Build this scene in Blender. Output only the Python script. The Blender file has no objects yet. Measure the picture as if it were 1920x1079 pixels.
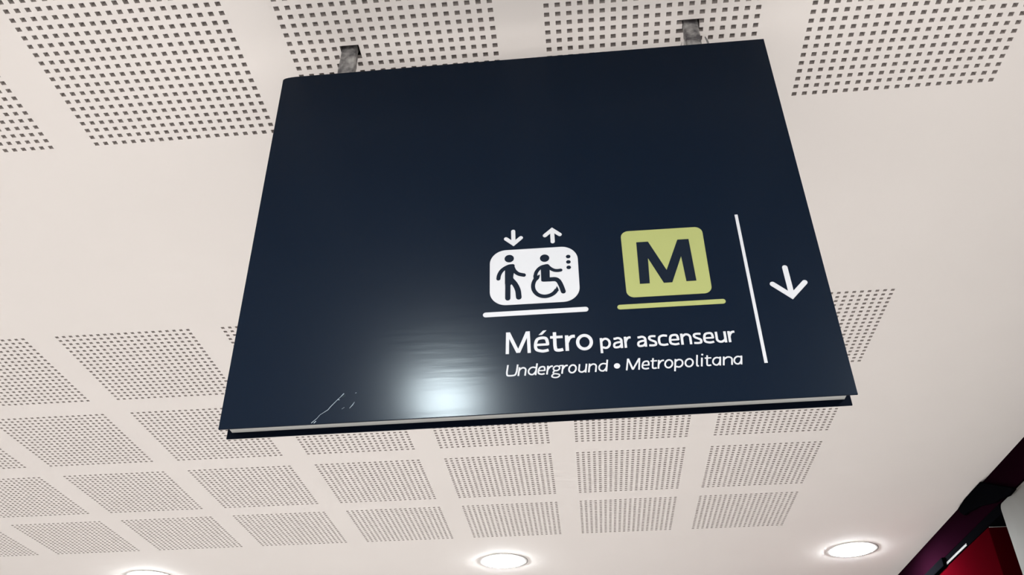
import bpy, bmesh, math, random
from mathutils import Vector

random.seed(4)
C = bpy.context.scene
COL = C.collection
H = 3.2                      # ceiling height above the floor

# ------------------------------------------------------------------ camera
cam_data = bpy.data.cameras.new('camera')
cam = bpy.data.objects.new('camera', cam_data)
COL.objects.link(cam)
cam_data.sensor_fit = 'HORIZONTAL'
cam_data.sensor_width = 36.0
cam_data.lens = 1661.46 / 1920 * 36
cam_data.clip_start = 0.02
cam.location = (1.216732, -2.525482, H - 1.637481)
cam.rotation_euler = (2.171651, 0.01057, 0.08843)
C.camera = cam

# ------------------------------------------------------------------ world, exposure
w = bpy.data.worlds.new('hall_daylight')
C.world = w
w.use_nodes = True
bg = w.node_tree.nodes['Background']
bg.inputs[0].default_value = (1.0, 0.98, 0.97, 1)
bg.inputs[1].default_value = 1.7
C.view_settings.view_transform = 'Standard'
C.view_settings.look = 'None'
C.view_settings.exposure = -0.32
C.view_settings.gamma = 1.0
C.view_settings.use_curve_mapping = False
LAMP = 790.0                  # radiance of the downlight diffusers


# ------------------------------------------------------------------ materials
def mat(name, col, rough=0.6, spec=0.5, metal=0.0, noise=None, bump=None, coat=0.0, coat_rough=0.3, coat_ior=1.5, tint=None):
    m = bpy.data.materials.new(name)
    m.use_nodes = True
    nt = m.node_tree
    b = nt.nodes['Principled BSDF']
    b.inputs['Base Color'].default_value = (*col, 1)
    b.inputs['Roughness'].default_value = rough
    b.inputs['Specular IOR Level'].default_value = spec
    b.inputs['Metallic'].default_value = metal
    b.inputs['Coat Weight'].default_value = coat
    b.inputs['Coat Roughness'].default_value = coat_rough
    if tint:
        b.inputs['Specular Tint'].default_value = (*tint, 1)
    b.inputs['Coat IOR'].default_value = coat_ior
    tc = nt.nodes.new('ShaderNodeTexCoord')
    if noise:
        scale, lo, hi = noise
        n = nt.nodes.new('ShaderNodeTexNoise')
        n.inputs['Scale'].default_value = scale
        n.inputs['Detail'].default_value = 6
        r = nt.nodes.new('ShaderNodeValToRGB')
        r.color_ramp.elements[0].position = 0.36
        r.color_ramp.elements[1].position = 0.66
        r.color_ramp.elements[0].color = (*lo, 1)
        r.color_ramp.elements[1].color = (*hi, 1)
        nt.links.new(tc.outputs['Object'], n.inputs['Vector'])
        nt.links.new(n.outputs['Fac'], r.inputs['Fac'])
        nt.links.new(r.outputs['Color'], b.inputs['Base Color'])
    if bump:
        scale, strength, dist, stretch = bump
        n = nt.nodes.new('ShaderNodeTexNoise')
        n.inputs['Scale'].default_value = scale
        n.inputs['Detail'].default_value = 3
        mp = nt.nodes.new('ShaderNodeMapping')
        mp.inputs['Scale'].default_value = stretch
        bp = nt.nodes.new('ShaderNodeBump')
        bp.inputs['Strength'].default_value = strength
        bp.inputs['Distance'].default_value = dist
        nt.links.new(tc.outputs['Object'], mp.inputs['Vector'])
        nt.links.new(mp.outputs['Vector'], n.inputs['Vector'])
        nt.links.new(n.outputs['Fac'], bp.inputs['Height'])
        nt.links.new(bp.outputs['Normal'], b.inputs['Normal'])
    return m


def emit(name, col, strength):
    m = bpy.data.materials.new(name)
    m.use_nodes = True
    nt = m.node_tree
    nt.nodes.remove(nt.nodes['Principled BSDF'])
    e = nt.nodes.new('ShaderNodeEmission')
    e.inputs[0].default_value = (*col, 1)
    e.inputs[1].default_value = strength
    nt.links.new(e.outputs[0], nt.nodes['Material Output'].inputs[0])
    return m


M_CEIL = mat('white_plaster', (.81, .777, .752), .85, .1, noise=(2.0, (.805, .772, .747), (.82, .787, .762)))
M_FELT = mat('grey_acoustic_felt', (.22, .20, .195), .95, .05)
M_CORE_BOARD = mat('bare_gypsum_core', (.52, .48, .46), .95, .05)
M_FLOOR = mat('pale_stone', (.62, .58, .555), .5, .3, noise=(3.0, (.59, .55, .525), (.65, .61, .585)))
M_NAVY = mat('navy_satin_paint', (.0004, .0040, .0120), .186, .078, bump=(9, .028, .004, (1, 1, 9)), coat=1.0, coat_rough=.42, coat_ior=1.10, tint=(.87, .97, 1.0))
M_NAVY_DARK = mat('navy_back_paint', (.002, .004, .010), .6, .03)
M_VINYL = mat('white_vinyl', (.455, .455, .47), .5, .1)
M_INK = mat('navy_vinyl', (.006, .010, .018), .5, .03)
M_LIME = mat('lime_vinyl', (.273, .29, .106), .5, .1)
M_CORE = mat('pale_grey_metal', (.46, .47, .46), .5, .3)
M_POST = mat('worn_zinc', (.25, .24, .24), .6, .3, .3, noise=(46, (.09, .085, .09), (.40, .39, .375)), bump=(60, .5, .004, (1, 1, 1)))
M_SCRATCH = mat('bare_scratch', (.24, .28, .31), .6, .2)
M_CHIP = mat('dark_chip', (.006, .012, .018), .6, .1)
M_TRIM = mat('white_enamel', (.80, .79, .77), .4, .4)
M_TRIM_SHADE = mat('trim_shadow_dark', (.06, .055, .05), .8, .2)  # dark colour stands in for the gap shadow at the lamp trim
M_LAMP = emit('lamp_diffuser', (.93, .98, 1.0), LAMP)
M_PURPLE = mat('dark_purple_paint', (.0050, .0008, .0026), .8, 0.0)
M_BLACK = mat('black_steel_and_gap_shade', (.0015, .0015, .002), .9, 0.0)  # steel parts, and the block painted as shade under the beam
M_RED = mat('dark_red_paint', (.024, .0003, .0013), .8, 0.0)
M_STRIP = mat('pinkish_white_strip', (.03, .025, .025), .6, .1)
M_GREY = mat('grey_render', (.105, .099, .090), .7, .1, noise=(5, (.10, .094, .085), (.11, .104, .095)))


# ------------------------------------------------------------------ object helpers
def link(name, verts, faces, m, parent=None, loc=(0, 0, 0), mats=None, idx=None, smooth=False):
    me = bpy.data.meshes.new(name)
    me.from_pydata(verts, [], faces)
    for k in (mats or [m]):
        me.materials.append(k)
    if idx:
        me.polygons.foreach_set('material_index', idx)
    me.update()
    bm = bmesh.new()
    bm.from_mesh(me)
    bmesh.ops.recalc_face_normals(bm, faces=bm.faces)
    bm.to_mesh(me)
    bm.free()
    if smooth:
        for p in me.polygons:
            p.use_smooth = True
    o = bpy.data.objects.new(name, me)
    o.location = loc
    if parent:
        o.parent = parent
    COL.objects.link(o)
    return o


def tag(o, label=None, cat=None, group=None, kind=None):
    for k, v in (('label', label), ('category', cat), ('group', group), ('kind', kind)):
        if v:
            o[k] = v
    return o


def empty(name, loc):
    o = bpy.data.objects.new(name, None)
    o.empty_display_size = .1
    o.location = loc
    COL.objects.link(o)
    return o


def box_vf(x0, x1, y0, y1, z0, z1):
    v = [(x, y, z) for z in (z0, z1) for y in (y0, y1) for x in (x0, x1)]
    f = [(0, 2, 3, 1), (4, 5, 7, 6), (0, 1, 5, 4), (2, 6, 7, 3), (0, 4, 6, 2), (1, 3, 7, 5)]
    return v, f


def bevel(o, width, seg=2):
    b = o.modifiers.new('bevel', 'BEVEL')
    b.width = width
    b.segments = seg
    b.limit_method = 'ANGLE'
    return o


class MB:
    """collects flat outlines (mm, in the sign's plane) and extrudes them towards the viewer"""
    def __init__(self, d0, d1):
        self.v, self.f, self.d0, self.d1 = [], [], d0, d1      # d in mm in front of the panel face
        self.n, self.hold = 0, False

    def step(self):
        if not self.hold:
            self.n = (self.n + 1) % 14      # overlapping strokes never share one plane

    def poly(self, pts):
        self.step()
        n, k = len(pts), len(self.v)
        for d in (self.d0, self.d1 + self.n * .012):
            for x, z in pts:
                self.v.append((x / 1000, YF - d / 1000, z / 1000))
        self.f.append(tuple(range(k + n, k + 2 * n)))
        for i in range(n):
            j = (i + 1) % n
            self.f.append((k + i, k + j, k + n + j, k + n + i))

    def stroke(self, pts, width, caps='round', closed=False):
        pts = [Vector(p) for p in pts]
        out = [pts[0]]
        for p in pts[1:]:
            if (p - out[-1]).length > 1e-4:
                out.append(p)
        pts = out
        if closed and (pts[0] - pts[-1]).length < 1e-3:
            pts.pop()
        n = len(pts)
        wd = width if isinstance(width, (list, tuple)) else [width] * n
        L, R = [], []
        for i in range(n):
            a = pts[i - 1] if (i > 0 or closed) else None
            b = pts[(i + 1) % n] if (i < n - 1 or closed) else None
            d1 = (pts[i] - a).normalized() if a is not None else None
            d2 = (b - pts[i]).normalized() if b is not None else None
            d1 = d1 or d2
            d2 = d2 or d1
            t = (d1 + d2)
            t = t.normalized() if t.length > 1e-5 else d1
            nrm = Vector((-t.y, t.x))
            c = max(.38, nrm.dot(Vector((-d1.y, d1.x))))
            h = wd[i] / 2 / c
            L.append(pts[i] + nrm * h)
            R.append(pts[i] - nrm * h)
        seg = n if closed else n - 1
        self.step()
        self.hold = True
        for i in range(seg):
            j = (i + 1) % n
            self.poly([R[i], R[j], L[j], L[i]])
        self.hold = False
        if caps == 'round' and not closed:
            for i in (0, n - 1):
                self.ell(pts[i].x, pts[i].y, wd[i] / 2, wd[i] / 2, 20)

    def ell(self, x, z, rx, rz, n=32):
        self.poly([(x + rx * math.cos(2 * math.pi * i / n), z + rz * math.sin(2 * math.pi * i / n)) for i in range(n)])

    def build(self, name, m, parent):
        return link(name, self.v, self.f, m, parent)


def rrect(x0, x1, z0, z1, r, n=10):
    p = []
    for cx, cz, a0 in ((x1 - r, z1 - r, 0), (x0 + r, z1 - r, 90), (x0 + r, z0 + r, 180), (x1 - r, z0 + r, 270)):
        for i in range(n + 1):
            a = math.radians(a0 + 90 * i / n)
            p.append((cx + r * math.cos(a), cz + r * math.sin(a)))
    return p


def spline(pts, n=8):
    """Catmull-Rom through the points"""
    P = [Vector(p) for p in pts]
    P = [P[0] * 2 - P[1]] + P + [P[-1] * 2 - P[-2]]
    out = []
    for i in range(1, len(P) - 2):
        for k in range(n):
            t = k / n
            a, b, c, d = P[i - 1], P[i], P[i + 1], P[i + 2]
            out.append(.5 * ((2 * b) + (c - a) * t + (2 * a - 5 * b + 4 * c - d) * t * t + (3 * b - a - 3 * c + d) * t ** 3))
    out.append(P[-2])
    return [(p.x, p.y) for p in out]


def arc(cx, cz, rx, rz, a0, a1, n=20):
    return [(cx + rx * math.cos(math.radians(a0 + (a1 - a0) * i / n)), cz + rz * math.sin(math.radians(a0 + (a1 - a0) * i / n))) for i in range(n + 1)]


# ------------------------------------------------------------------ floor and ceiling
v, f = box_vf(-12, 9, -12, 12, -.1, 0)
tag(link('floor', v, f, M_FLOOR), kind='structure')

PITCH, HOLE, NH, PER = .025, .0118, 20, .600
BOARD = .0125
X_EDGE, X_FAR, Y_NEAR, Y_FAR = 3.16, -9.0, -8.0, 9.0
LEFT_CUT = (.7105, .7555, -1.1785, -1.138)       # torn openings round the two hanger posts
RIGHT_CUT = (1.5045, 1.5435, -1.1772, -1.1405)
RIGHT_TABS = [(1.4911, 1.5529, -1.1769, -1.1651), (1.4911, 1.5529, -1.1519, -1.1401)]


def build_ceiling():
    V, F, IDX = [], [], []

    def quad(a, b, c, d, mi=0):
        k = len(V)
        V.extend((a, b, c, d))
        F.append((k, k + 1, k + 2, k + 3))
        IDX.append(mi)

    def flat(x0, x1, y0, y1, z, mi=0):
        quad((x0, y0, z), (x1, y0, z), (x1, y1, z), (x0, y1, z), mi)

    def block(bx, by, cuts):
        e = (PITCH - HOLE) / 2
        xs, ys = [], []
        for arr, o in ((xs, bx), (ys, by)):
            s = o - PITCH / 2
            arr.append(s)
            for i in range(NH):
                arr += [o + i * PITCH - HOLE / 2, o + i * PITCH + HOLE / 2]
            arr.append(o + (NH - 1) * PITCH + PITCH / 2)
        for c in cuts:
            xs += [c[0], c[1]]
            ys += [c[2], c[3]]
        xs, ys = sorted(set(round(x, 6) for x in xs)), sorted(set(round(y, 6) for y in ys))

        def open_(x, y):
            for c in cuts:
                if c[0] < x < c[1] and c[2] < y < c[3]:
                    return 2
            i, j = round((x - bx) / PITCH), round((y - by) / PITCH)
            if 0 <= i < NH and 0 <= j < NH and abs(x - bx - i * PITCH) < HOLE / 2 and abs(y - by - j * PITCH) < HOLE / 2:
                return 1
            return 0
        nx, ny = len(xs) - 1, len(ys) - 1
        g = [[open_((xs[i] + xs[i + 1]) / 2, (ys[j] + ys[j + 1]) / 2) for j in range(ny)] for i in range(nx)]
        ids = {}

        def vid(i, j, top):
            k = (i, j, top)
            if k not in ids:
                ids[k] = len(V)
                V.append((xs[i], ys[j], H + BOARD if top else H))
            return ids[k]
        for i in range(nx):
            for j in range(ny):
                if not g[i][j]:
                    F.append((vid(i, j, 0), vid(i, j + 1, 0), vid(i + 1, j + 1, 0), vid(i + 1, j, 0)))
                    IDX.append(0)
                    continue
                for di, dj, a, b in ((-1, 0, (i, j), (i, j + 1)), (1, 0, (i + 1, j), (i + 1, j + 1)), (0, -1, (i, j), (i + 1, j)), (0, 1, (i, j + 1), (i + 1, j + 1))):
                    ii, jj = i + di, j + dj
                    if 0 <= ii < nx and 0 <= jj < ny and not g[ii][jj]:
                        F.append((vid(*a, 0), vid(*b, 0), vid(*b, 1), vid(*a, 1)))
                        IDX.append(2)
                if g[i][j] == 1:
                    F.append((vid(i, j, 1), vid(i + 1, j, 1), vid(i + 1, j + 1, 1), vid(i, j + 1, 1)))
                    IDX.append(1)
        return xs[0], xs[-1], ys[0], ys[-1]

    rows = [-1.399 - .6 - .475 + .475, -1.396, 0.0, .6, 1.2, 1.8]
    rows[0] = rows[1] - .6
    y_prev = Y_NEAR
    for r, by in enumerate(rows):
        x_prev = X_FAR
        for c in range(-5, 4):
            bx = c * PER - (.003 if r < 2 else 0)
            cuts = []
            if r == 1 and c == 1:
                cuts = [LEFT_CUT]
            if r == 1 and c == 2:
                cuts = [RIGHT_CUT] + RIGHT_TABS
            x0, x1, y0, y1 = block(bx, by, cuts)
            flat(x_prev, x0, y0, y1, H)
            x_prev = x1
        flat(x_prev, X_EDGE, y0, y1, H)
        flat(X_FAR, X_EDGE, y_prev, y0, H)
        y_prev = y1
    flat(X_FAR, X_EDGE, y_prev, Y_FAR, H)
    # closed plenum above
    T = H + .32
    flat(X_FAR, X_EDGE, Y_NEAR, Y_FAR, T, 1)
    quad((X_FAR, Y_NEAR, H), (X_EDGE, Y_NEAR, H), (X_EDGE, Y_NEAR, T), (X_FAR, Y_NEAR, T))
    quad((X_FAR, Y_FAR, H), (X_EDGE, Y_FAR, H), (X_EDGE, Y_FAR, T), (X_FAR, Y_FAR, T))
    quad((X_FAR, Y_NEAR, H), (X_FAR, Y_FAR, H), (X_FAR, Y_FAR, T), (X_FAR, Y_NEAR, T))
    quad((X_EDGE, Y_NEAR, H), (X_EDGE, Y_FAR, H), (X_EDGE, Y_FAR, T), (X_EDGE, Y_NEAR, T))
    me = bpy.data.meshes.new('ceiling')
    me.from_pydata(V, [], F)
    me.materials.append(M_CEIL)
    me.materials.append(M_FELT)
    me.materials.append(M_CORE_BOARD)
    me.polygons.foreach_set('material_index', IDX)
    me.update()
    o = bpy.data.objects.new('ceiling', me)
    COL.objects.link(o)
    return tag(o, kind='structure')


build_ceiling()

# ------------------------------------------------------------------ right-hand wall and what stands along the ceiling edge
v, f = box_vf(3.46, 3.6, 1.5, 9, 0, H + .32)
tag(link('wall_right', v, f, M_BLACK), kind='structure')


def yz_prism(name, pts, x0, x1, m, parent=None, loc=(0, 0, 0)):
    n = len(pts)
    vv = [(x - loc[0], y - loc[1], z - loc[2]) for x in (x0, x1) for y, z in pts]
    ff = [tuple(range(n)), tuple(range(n, 2 * n))] + [(i, (i + 1) % n, n + (i + 1) % n, n + i) for i in range(n)]
    return link(name, vv, ff, m, parent, loc)


beam = empty('purple_beam', (3.25, 1.5, H - .143))
tag(beam, 'dark purple painted beam running along the right edge of the white ceiling', 'beam')
v, f = box_vf(-.09, .21, -9, 7, 0, .143)
bevel(link('beam_face', v, f, M_PURPLE, beam), .003)
v, f = box_vf(-.088, .15, .186, 7, -.045, 0)
tag(link('gap_shade_fill', v, f, M_BLACK, beam), label='black filler standing in for the shaded gap under the beam')  # added black block paints the shade between beam and cabinet
v, f = box_vf(-.0925, -.0885, 2.160 - 1.5, 2.49 - 1.5, -.0435, -.030)
bevel(tag(link('edge_strip', v, f, M_STRIP, beam), label='thin white strip under the beam'), .001)
v, f = box_vf(-.11, -.060, 2.487 - 1.5, 3.3 - 1.5, -.047, -.001)
bevel(tag(link('clamp', v, f, M_BLACK, beam), label='black clamp under the beam'), .004)
strut_pts = [(2.097, -.012), (1.985, -.002), (1.763, -.002), (1.60, -.085), (1.484, -.140), (1.465, -.157), (1.536, -.160), (1.632, -.142),
             (1.679, -.138), (1.845, -.093), (1.93, -.080), (1.991, -.069), (2.05, -.066), (2.085, -.04)]
strut = yz_prism('beam_strut', [(y, H + z) for y, z in strut_pts], 3.142, 3.160, M_BLACK, None, (3.151, 1.8, H - .16))
bevel(strut, .003)
tag(strut, 'black slanted steel strut fixed across the dark purple beam', 'bracket')

panel_pts = [(-6.0, H - 1.15), (1.678, H - 1.15)] + [(1.678 - .03 + .03 * math.cos(a), H - .150 - .03 + .03 * math.sin(a)) for a in [math.pi / 2 * i / 8 for i in range(9)]] + [(-6.0, H - .150)]
gp = yz_prism('wall_panel', [(y, max(z, 0)) for y, z in panel_pts], 3.160, 3.185, M_GREY, None, (3.172, 0, 0))
bevel(gp, .004, 3)
tag(gp, 'pale grey upright wall panel with a rounded top corner, right of the red cabinet', 'panel')

red = empty('red_cabinet', (3.30, 2.7, 0))
tag(red, 'dark red cabinet standing under the purple beam beside the grey wall panel', 'cabinet')
v, f = box_vf(-.14, .15, 1.864 - 2.7, 6.5 - 2.7, 0, H - .192)
bevel(link('cabinet_body', v, f, M_RED, red), .004, 3)
v, f = box_vf(-.134, -.05, 1.865 - 2.7, 1.872 - 2.7, H - .1935, H - .1915)
tag(link('edge_line', v, f, M_CORE, red), label='thin pale line on the end edge')  # thin pale box along the top of the end face

# ------------------------------------------------------------------ the hanging sign
YF = -.021                                     # front face of the sign, local y
Z0 = H - .969
sign = empty('hanging_sign', (1.1335, -1.158, Z0))
tag(sign, 'large dark navy hanging sign with a lift pictogram and lime M square', 'sign')
TL, TR, BR, BL = (-543.5, 875.0), (537.4, 882.9), (542.2, 3.9), (-536.8, -2.9)


def plate(name, y0, y1, m, rounded):
    pts = [BL, BR, TR]
    if rounded:
        pts += [(TL[0] + 30, TL[1] + .2), (TL[0] + 20, TL[1] - .5), (TL[0] + 12, TL[1] - 1.5), (TL[0] + 6, TL[1] - 3.0), (TL[0] + 2.2, TL[1] - 5.2), (TL[0] + .3, TL[1] - 8)]
    else:
        pts += [TL]
    n = len(pts)
    vv = [(x / 1000, y, z / 1000) for y in (y0, y1) for x, z in pts]
    ff = [tuple(range(n)), tuple(range(n, 2 * n))] + [(i, (i + 1) % n, n + (i + 1) % n, n + i) for i in range(n)]
    return bevel(link(name, vv, ff, m, sign), .0007)


plate('front_panel', YF, YF + .003, M_NAVY, True)
plate('back_panel', .018, .021, M_NAVY_DARK, False)
# pale core between the two panels, set back from their edges
vv, ff = [], []
c4 = [(BL[0] + 9, BL[1] + 11.5), (BR[0] - 11, BR[1] + 11.5), (TR[0] - 11, TR[1] - 12), (TL[0] + 9, TL[1] - 12)]
vv = [(x / 1000, y, z / 1000) for y in (YF + .003, .018) for x, z in c4]
ff = [(0, 1, 2, 3), (4, 5, 6, 7)] + [(i, (i + 1) % 4, 4 + (i + 1) % 4, 4 + i) for i in range(4)]
tag(link('core_frame', vv, ff, M_CORE, sign), label='pale grey inner frame showing along the bottom edge')


def post(cx, width, waist, name='hanger_post'):
    """rough flat bar from inside the sign up through the ceiling"""
    ztop, zbot = H + .318 - Z0, .84
    zs = [zbot, .868, .885, .905, .92, .935, .95, .965, .98, .995, 1.01, 1.05, ztop]
    vv, ff = [], []
    rnd = random.Random(int(cx * 1000))
    lx = cx - 1.1335
    prof = [(-.5, -.3), (-.42, -.46), (-.2, -.5), (.2, -.5), (.42, -.46), (.5, -.3), (.5, .3), (.42, .5), (-.42, .5), (-.5, .3)]
    for z in zs:
        k = 1.0 + (waist if z < .95 else -waist * .4) + rnd.uniform(-.035, .035)
        sx = rnd.uniform(-.0008, .0008)
        for a, b in prof:
            vv.append((lx + sx + a * width * k + rnd.uniform(-.0006, .0006), b * .020 + rnd.uniform(-.0004, .0004), z))
    n = len(prof)
    for i in range(len(zs) - 1):
        for j in range(n):
            k = (j + 1) % n
            ff.append((i * n + j, i * n + k, (i + 1) * n + k, (i + 1) * n + j))
    ff += [tuple(range(n)), tuple(range((len(zs) - 1) * n, len(zs) * n))]
    return link(name, vv, ff, M_POST, sign)


lp = post(.7300, .037, .02)
tag(lp, label='worn grey hanger post nearer the rounded corner')
rp = post(1.5225, .034, .04)
tag(rp, label='grey hanger post between two torn ceiling holes')


def scrap(cx, z0, lean, height, wd, parent, y=-.012):
    pts = [(0, 0), (lean * .1, height * .35), (lean * .5, height * .75), (lean, height)]
    vv, ff = [], []
    for i, (dx, dz) in enumerate(pts):
        ww = wd * (1 - .25 * i)
        for s in (-.5, .5):
            for t in (0, .003):
                vv.append((cx - 1.1335 + dx + s * ww, y + t + dx * .3, z0 + dz))
    for i in range(3):
        a = i * 4
        for p, q in ((0, 1), (1, 3), (3, 2), (2, 0)):
            ff.append((a + p, a + q, a + 4 + q, a + 4 + p))
    ff += [(0, 1, 3, 2), (12, 13, 15, 14)]
    return link('cable_tie_end', vv, ff, M_POST, parent)


scrap(1.499, .870, .004, .046, .006, rp, -.013)
scrap(1.490, .870, .006, .036, .004, rp, -.011)
scrap(1.5535, .870, -.006, .042, .006, rp, -.013)
scrap(.7485, .868, .003, .042, .003, lp, -.014)

# --- white lift pictogram
b = MB(0, .4)
b.poly(rrect(-67.6, 98.1, 218.9, 344.0, 31, 14))
lift = tag(b.build('lift_pictogram', M_VINYL, sign), label='white rounded pictogram of a lift with two figures')
b = MB(.4, .8)
b.ell(-30.8, 323.5, 8.9, 8.6)
b.stroke(spline([(-24.5, 306.2), (-31.5, 305.6), (-39, 301.8), (-45.9, 295.5), (-50.2, 286.5), (-51.5, 278.5)]), 7.8)
b.poly([(-39.3, 266), (-39.0, 302.5), (-34.5, 308.2), (-24.5, 310.2), (-22.6, 309.6), (-21.4, 305), (-21.0, 297), (-23.4, 284), (-23.8, 279), (-22.4, 275), (-24, 268), (-29.3, 262)])
b.stroke(spline([(-24.8, 303.5), (-20.6, 293.5), (-13.6, 286.8), (-3.8, 283.4)]), 7.6)
b.stroke([(-34.3, 280), (-34.0, 257.6), (-34.3, 233.6)], 9.7)
b.stroke(spline([(-29.5, 276.5), (-21.2, 264.8), (-15.6, 250.5), (-14.0, 234.6)]), 10.4)
tag(b.build('walking_figure', M_INK, lift), label='dark walking figure')
b = MB(.4, .8)
b.ell(36.0, 319.5, 8.8, 8.5)
b.stroke(spline([(38.6, 301.6), (31.0, 300.0), (24.6, 295.6), (19.4, 288.0), (17.2, 279.0)]), 6.9)
b.poly([(13.6, 281.5), (16.5, 276.2), (20.5, 279.8), (26.2, 282.6), (25.2, 276.0), (21.0, 271.6), (14.0, 274.0)])
b.stroke(spline([(21.6, 276.2), (15.8, 269.4), (12.9, 259.5), (13.6, 249.5), (18.2, 240.8), (25.2, 235.2), (34.2, 233.0), (43.4, 234.8), (51.0, 239.6), (56.2, 246.6)]), 7.6, 'flat')
b.poly([(52.6, 243.8), (59.8, 243.8), (58.8, 248.6), (56.6, 254.6)])
b.poly([(28.2, 268), (28.0, 297), (30.5, 303.0), (37, 305.2), (41.5, 305.2), (44.2, 301), (44.6, 296), (44.2, 274.5), (44.2, 266.4), (31.5, 266.4), (29.2, 266.9)])
b.stroke(spline([(40.4, 302.0), (45.5, 295.6), (52.0, 290.8), (58.6, 289.3), (65.0, 289.8)]), 6.6)
b.stroke(spline([(32.5, 270.4), (44, 270.2), (54.0, 269.9), (59.4, 266.2), (62.6, 260.0), (65.2, 252.2), (67.9, 241.6)]), 9.0)
tag(b.build('wheelchair_figure', M_INK, lift), label='dark figure sitting in a wheelchair')
for x, z in ((80.4, 320.0), (80.2, 307.5), (80.3, 294.9)):
    b = MB(.4, .8)
    b.ell(x, z, 4.3, 4.0, 24)
    b.build('call_button_dot', M_INK, lift)


def arrow(shaft_a, shaft_b, la, tip, ra, wd, label):
    b = MB(0, .4)
    b.stroke([shaft_a, shaft_b], wd)
    b.stroke([la, tip, ra], wd)
    return tag(b.build('arrow', M_VINYL, sign), label=label)


arrow((-22.6, 388.3), (-22.4, 358.5), (-36.6, 371.0), (-22.3, 358.0), (-8.0, 371.6), 8.0, 'small white arrow pointing down above the walking figure')
arrow((52.6, 357.6), (52.5, 385), (38.2, 373.3), (52.4, 386.5), (66.6, 373.8), 8.0, 'small white arrow pointing up above the wheelchair figure')
arrow((471.2, 266.0), (472.6, 206), (443.2, 231.4), (472.6, 203.2), (500.0, 231.2), 9.7, 'large white arrow pointing down beside the divider line')
b = MB(0, .4)
b.stroke([(-74.8, 200.1), (106.2, 200.3)], 10.2)
tag(b.build('underline', M_VINYL, sign), label='white rounded bar under the lift pictogram')
b = MB(0, .4)
b.stroke([(168.2, 200.5), (350.6, 200.6)], 10.0)
tag(b.build('underline', M_LIME, sign), label='lime rounded bar under the M square')
b = MB(0, .4)
b.stroke([(403.2, 395.0), (404.7, 71.4)], 5.7, 'flat')
tag(b.build('divider_line', M_VINYL, sign), label='thin white upright line')
# --- lime square with the letter M
b = MB(0, .4)
b.poly(rrect(182.0, 335.1, 219.8, 371.3, 14.5, 10))
sq = tag(b.build('metro_square', M_LIME, sign), label='lime rounded square with a dark letter M')
b = MB(.4, .8)
b.poly([(207.9, 248.5), (209.6, 343.4), (231.6, 343.4), (259.2, 275.9), (286.4, 343.8), (307.3, 343.8), (310.0, 248.5), (292.0, 248.5), (289.0, 305.2),
        (266.6, 247.8), (251.2, 247.8), (227.9, 305.2), (225.8, 248.5)])
b.build('letter', M_INK, sq)


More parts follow.
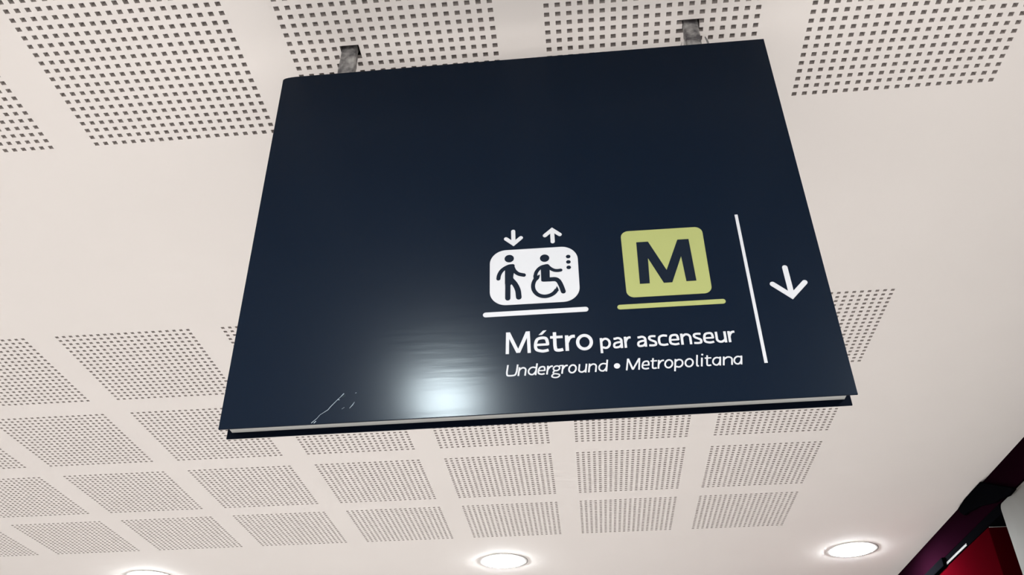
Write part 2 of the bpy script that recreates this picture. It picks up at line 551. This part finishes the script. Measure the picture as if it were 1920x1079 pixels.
# --- lettering: humanist sans drawn stroke by stroke
def glyph(b, ch, x0, x1, base, xh, st, slant=0.0, cap=None, asc=None, desc=None):
    W = x1 - x0
    h = st / 2
    hs = st * .42                       # thinner horizontals
    cap = cap or xh * 1.36
    asc = asc or cap
    desc = desc or xh * .36

    def T(p):
        return (x0 + p[0] + (p[1] - xh / 2) * slant, base + p[1])

    def S(pts, wd=st, caps='flat', closed=False):
        b.stroke([T(p) for p in pts], wd, caps, closed)

    it = slant > 0
    if ch == 'o':
        S(arc(W / 2, xh / 2, W / 2 - h, xh / 2 - hs + .3, 0, 360, 40), st * .97, closed=True)
    elif ch in 'ecé':
        if ch == 'c':
            S(spline([(W - hs * .5, xh - st * .62), (W * .72, xh - hs), (W * .50, xh - hs + .1), (W * .2, xh * .80), (h, xh * .48), (W * .2, xh * .17), (W * .52, hs - .1), (W * .78, hs * 1.1), (W - hs * .3, st * .66)]), st * .95)
        else:
            S(spline([(h * 1.1, xh * .485), (W * .5, xh * .485), (W - h * .6, xh * .485)], 2), st * .76)
            S(spline([(W - h, xh * .44), (W - h, xh * .60), (W * .80, xh * .87), (W * .53, xh - hs + .1), (W * .23, xh * .83), (h, xh * .5), (W * .17, xh * .19), (W * .50, hs - .1), (W * .75, hs * 1.05), (W - h * .5, st * .68)]), st * .95)
    elif ch == 's':
        S(spline([(W - hs * .9, xh - st * .56), (W * .72, xh - hs * 1.1), (W * .48, xh - hs), (W * .22, xh * .88), (h, xh * .74), (W * .26, xh * .60), (W * .52, xh * .50), (W * .80, xh * .39), (W - h, xh * .25), (W * .80, xh * .115), (W * .52, hs), (W * .26, hs * 1.1), (hs * .5, st * .55)]), st * .93)
    elif ch in 'nr':
        S([(h, 0), (h, xh)], st)
        if ch == 'n':
            S([(h, xh * .56), (W * .16 + h * .2, xh * .76)] + arc(W * .54, xh * .62, W * .46 - h, xh * .38 - hs, 112, 0, 16) + [(W - h, 0)], st * .95)
        else:
            S(spline([(h * 1.0, xh * .50), (W * .42, xh * .80), (W * .70, xh - hs * 1.05), (W * .98, xh - hs * .98)]), st * .97)
    elif ch == 'u':
        S([(W - h, xh), (W - h, 0)], st)
        S([(h, xh), (h, xh * .38)] + arc(W * .46, xh * .36, W * .46 - h, xh * .36 - hs, 180, 292, 16) + [(W * .84, xh * .24), (W - h, xh * .44)], st * .95)
    elif ch == 'p':
        S([(h, -desc), (h, xh)], st)
        S([(h, xh * .70)] + arc(W * .50, xh * .5, W * .5 - h, xh * .5 - hs, 128, -118, 26) + [(h, xh * .14)], st * .96)
    elif ch == 'd' or (ch == 'a' and it):
        top = asc if ch == 'd' else xh
        S([(W - h, top), (W - h, 0)], st)
        S([(W - h, xh * .86)] + arc(W * .52, xh * .5, W * .52 - h, xh * .5 - hs, 66, 284, 26) + [(W * .80, xh * .26), (W - h, xh * .52)], st * .92)
    elif ch == 'a':
        S([(W * .12, xh - st * .68)] + arc(W * .52, xh * .66, W * .48 - h, xh * .34 - hs, 124, 0, 16) + [(W - h, 0)], st * .96)
        S(spline([(W - h, xh * .545), (W * .55, xh * .53), (W * .22, xh * .44), (h * 1.05, xh * .25), (W * .20, hs * 1.25), (W * .44, hs), (W * .70, xh * .15), (W - h, xh * .34)]), st * .9)
    elif ch == 't':
        s = W * .36
        S([(s, xh * 1.24)] + spline([(s, xh * .36), (s + W * .06, xh * .13), (s + W * .26, hs * .95), (W * .84, hs * 1.1), (W, st * .62)]), st * .97)
        S([(0, xh - st * .42), (W, xh - st * .42)], st * .84)
    elif ch == 'l':
        S([(W * .40, asc)] + spline([(W * .40, xh * .30), (W * .52, hs * 1.5), (W * .95, hs * .9)]), st * .95)
    elif ch == 'i':
        S([(W * .42, 0), (W * .42, xh)], st)
        b.ell(*T((W * .5, xh * 1.36)), st * .6, st * .6, 20)
    elif ch == 'M':
        wd = st * .94
        k = .022 * W
        S([(h, 0), (h + k, cap)], wd)
        S([(W - h, 0), (W - h - k, cap)], wd)
        P = [T(p) for p in ((h + k - wd * .5, cap), (h + k + wd * .72, cap), (W * .5, st * .95 + cap * .08), (W - h - k - wd * .72, cap), (W - h - k + wd * .5, cap),
                            (W * .5 + wd * .56, cap * .03), (W * .5 - wd * .56, cap * .03))]
        b.poly(P)
    elif ch == 'U':
        S([(h, cap)] + spline([(h, cap * .36), (W * .16, cap * .10), (W * .48, hs), (W * .82, cap * .11), (W - h, cap * .38)]) + [(W - h, cap)], st * .97)
    elif ch == 'g':
        cx = W * .45
        S(arc(cx, xh * .655, W * .36 - h * .6, xh * .345 - hs, 0, 360, 32), st * .85, closed=True)
        S(spline([(W * .62, xh * .86), (W * .8, xh - hs * .8), (W, xh - hs * .7)]), st * .75)
        S(spline([(W * .28, xh * .37), (W * .17, xh * .22), (W * .24, xh * .07), (W * .5, xh * .02), (W * .78, -xh * .06), (W * .84, -xh * .22), (W * .66, -xh * .38), (W * .36, -xh * .40),
                  (W * .10, -xh * .28), (W * .12, -xh * .10), (W * .28, xh * .02)]), st * .82)


b = MB(0, .4)
glyph(b, 'M', -39.2, 5.7, 115.8, 32, 6.2, cap=44.4)
glyph(b, 'é', 11.0, 38.2, 115.8, 31.6, 5.9)
b.poly([(20.0, 151.4), (26.2, 151.4), (34.2, 160.2), (28.4, 160.2)])
glyph(b, 't', 40.3, 62.4, 115.6, 32.0, 6.2)
glyph(b, 'r', 66.4, 84.4, 115.8, 31.6, 6.2)
glyph(b, 'o', 85.3, 115.3, 115.6, 32.0, 6.1)
tag(b.build('lettering', M_VINYL, sign), label='large white word Métro')
b = MB(0, .4)
for ch, x0, x1 in (('p', 127.3, 146.3), ('a', 149.2, 167.0), ('r', 169.4, 181.6), ('a', 191.2, 208.6), ('s', 211.2, 226.3), ('c', 227.8, 245.6), ('e', 246.9, 265.2),
                   ('n', 267.4, 286.4), ('s', 288.8, 304.4), ('e', 306.0, 325.0), ('u', 327.2, 346.3), ('r', 348.9, 361.4)):
    glyph(b, ch, x0, x1, 115.7, 22.3, 4.35, desc=8.2)
tag(b.build('lettering', M_VINYL, sign), label='white words par ascenseur')
b = MB(0, .4)
for ch, x0, x1 in (('U', -38.6, -18.6), ('n', -17.6, -3.0), ('d', -.9, 15.2), ('e', 16.4, 30.0), ('r', 32.0, 42.2), ('g', 41.0, 58.3), ('r', 58.0, 68.0), ('o', 69.2, 84.2), ('u', 86.6, 101.5),
                   ('n', 104.0, 118.8), ('d', 121.0, 137.0), ('M', 168.9, 192.9), ('e', 195.3, 209.0), ('t', 210.2, 221.4), ('r', 222.9, 233.4), ('o', 233.9, 249.3), ('p', 251.2, 266.7),
                   ('o', 268.4, 284.2), ('l', 286.7, 293.3), ('i', 295.4, 300.9), ('t', 302.6, 313.6), ('a', 315.0, 330.2), ('n', 333.3, 350.2), ('a', 350.9, 366.0)):
    glyph(b, ch, x0, x1, 71.0, 16.9, 2.95, slant=.145, cap=22.6, asc=22.8, desc=6.6)
b.ell(153.4, 80.6, 5.4, 5.2)
tag(b.build('lettering', M_VINYL, sign), label='white slanted words Underground and Metropolitana with a dot between')

# --- scratches low on the front panel
b = MB(0, .15)
pts = [(-373.4, .9), (-364.9, 9.0), (-360.4, 15.3), (-354.0, 19.7), (-347.5, 24.1), (-343.0, 30.4), (-336.8, 37.7), (-332.1, 43.2), (-327.4, 48.2), (-322.5, 54.0)]
b.stroke(pts, [1.2, .7, .55, .7, 1.0, 1.0, .9, .85, .7, 1.5])
b.stroke([(-369.0, .6), (-366.3, 3.3)], 1.4)
b.stroke([(-331.6, 42.8), (-329.0, 42.4)], .9)
b.stroke([(-309.5, 25.3), (-304.9, 31.2), (-301.9, 36.7)], [.6, 1.3, .5])
b.stroke([(-302.0, 54.2), (-300.2, 54.6)], .7)
b.stroke([(-323.0, 24.6), (-319.0, 27.4)], .5)
tag(b.build('scratch', M_SCRATCH, sign), label='pale jagged scratch near the bottom edge')
b = MB(0, .12)
b.poly([(-326.6, 47.2), (-322.6, 52.2), (-318.8, 52.2), (-318.6, 48.6), (-322.6, 46.4)])
tag(b.build('paint_chip', M_CHIP, sign), label='dark chip at the top of the scratch')


# ------------------------------------------------------------------ round ceiling lamps
def lathe(name, prof, m, parent, n=48, off=(0, 0, 0), smooth=True):
    vv, ff = [], []
    for r, z in prof:
        for i in range(n):
            a = 2 * math.pi * i / n
            vv.append((r * math.cos(a), r * math.sin(a), z))
    for k in range(len(prof) - 1):
        for i in range(n):
            j = (i + 1) % n
            ff.append((k * n + i, k * n + j, (k + 1) * n + j, (k + 1) * n + i))
    if prof[0][0] < .002:
        ff.append(tuple(range(n)))
    if prof[-1][0] < .002:
        ff.append(tuple((len(prof) - 1) * n + i for i in range(n)))
    return link(name, vv, ff, m, parent, off, smooth=smooth)


def downlight(x, y):
    t = empty('ceiling_downlight', (x, y, H))
    lathe('trim_shadow_ring', [(.128, 0), (.1408, 0), (.1408, -.0018), (.128, -.0018)], M_TRIM_SHADE, t, off=(.0055, 0, 0), smooth=False)  # offset dark ring paints the shadow arc beside the trim
    lathe('trim_ring', [(.116, -.0005), (.1432, -.0005), (.1435, -.0010), (.142, -.0019), (.130, -.0022), (.116, -.0024), (.116, -.0005)], M_TRIM, t)
    lathe('diffuser', [(.001, -.0090), (.03, -.0089), (.06, -.0086), (.09, -.0078), (.108, -.0064), (.1175, -.0034), (.1175, -.003), (.001, -.003)], M_LAMP, t)
    return t


GROUP = 'round ceiling lamps'
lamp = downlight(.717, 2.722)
tag(lamp, 'lit round ceiling lamp below the middle of the sign, middle one of the row', 'ceiling lamp', GROUP)


def dup(root, loc, label):
    r = root.copy()
    r.location = loc
    r['label'] = label
    COL.objects.link(r)
    for ch in list(root.children):
        c = ch.copy()
        c.parent = r
        COL.objects.link(c)
    return r


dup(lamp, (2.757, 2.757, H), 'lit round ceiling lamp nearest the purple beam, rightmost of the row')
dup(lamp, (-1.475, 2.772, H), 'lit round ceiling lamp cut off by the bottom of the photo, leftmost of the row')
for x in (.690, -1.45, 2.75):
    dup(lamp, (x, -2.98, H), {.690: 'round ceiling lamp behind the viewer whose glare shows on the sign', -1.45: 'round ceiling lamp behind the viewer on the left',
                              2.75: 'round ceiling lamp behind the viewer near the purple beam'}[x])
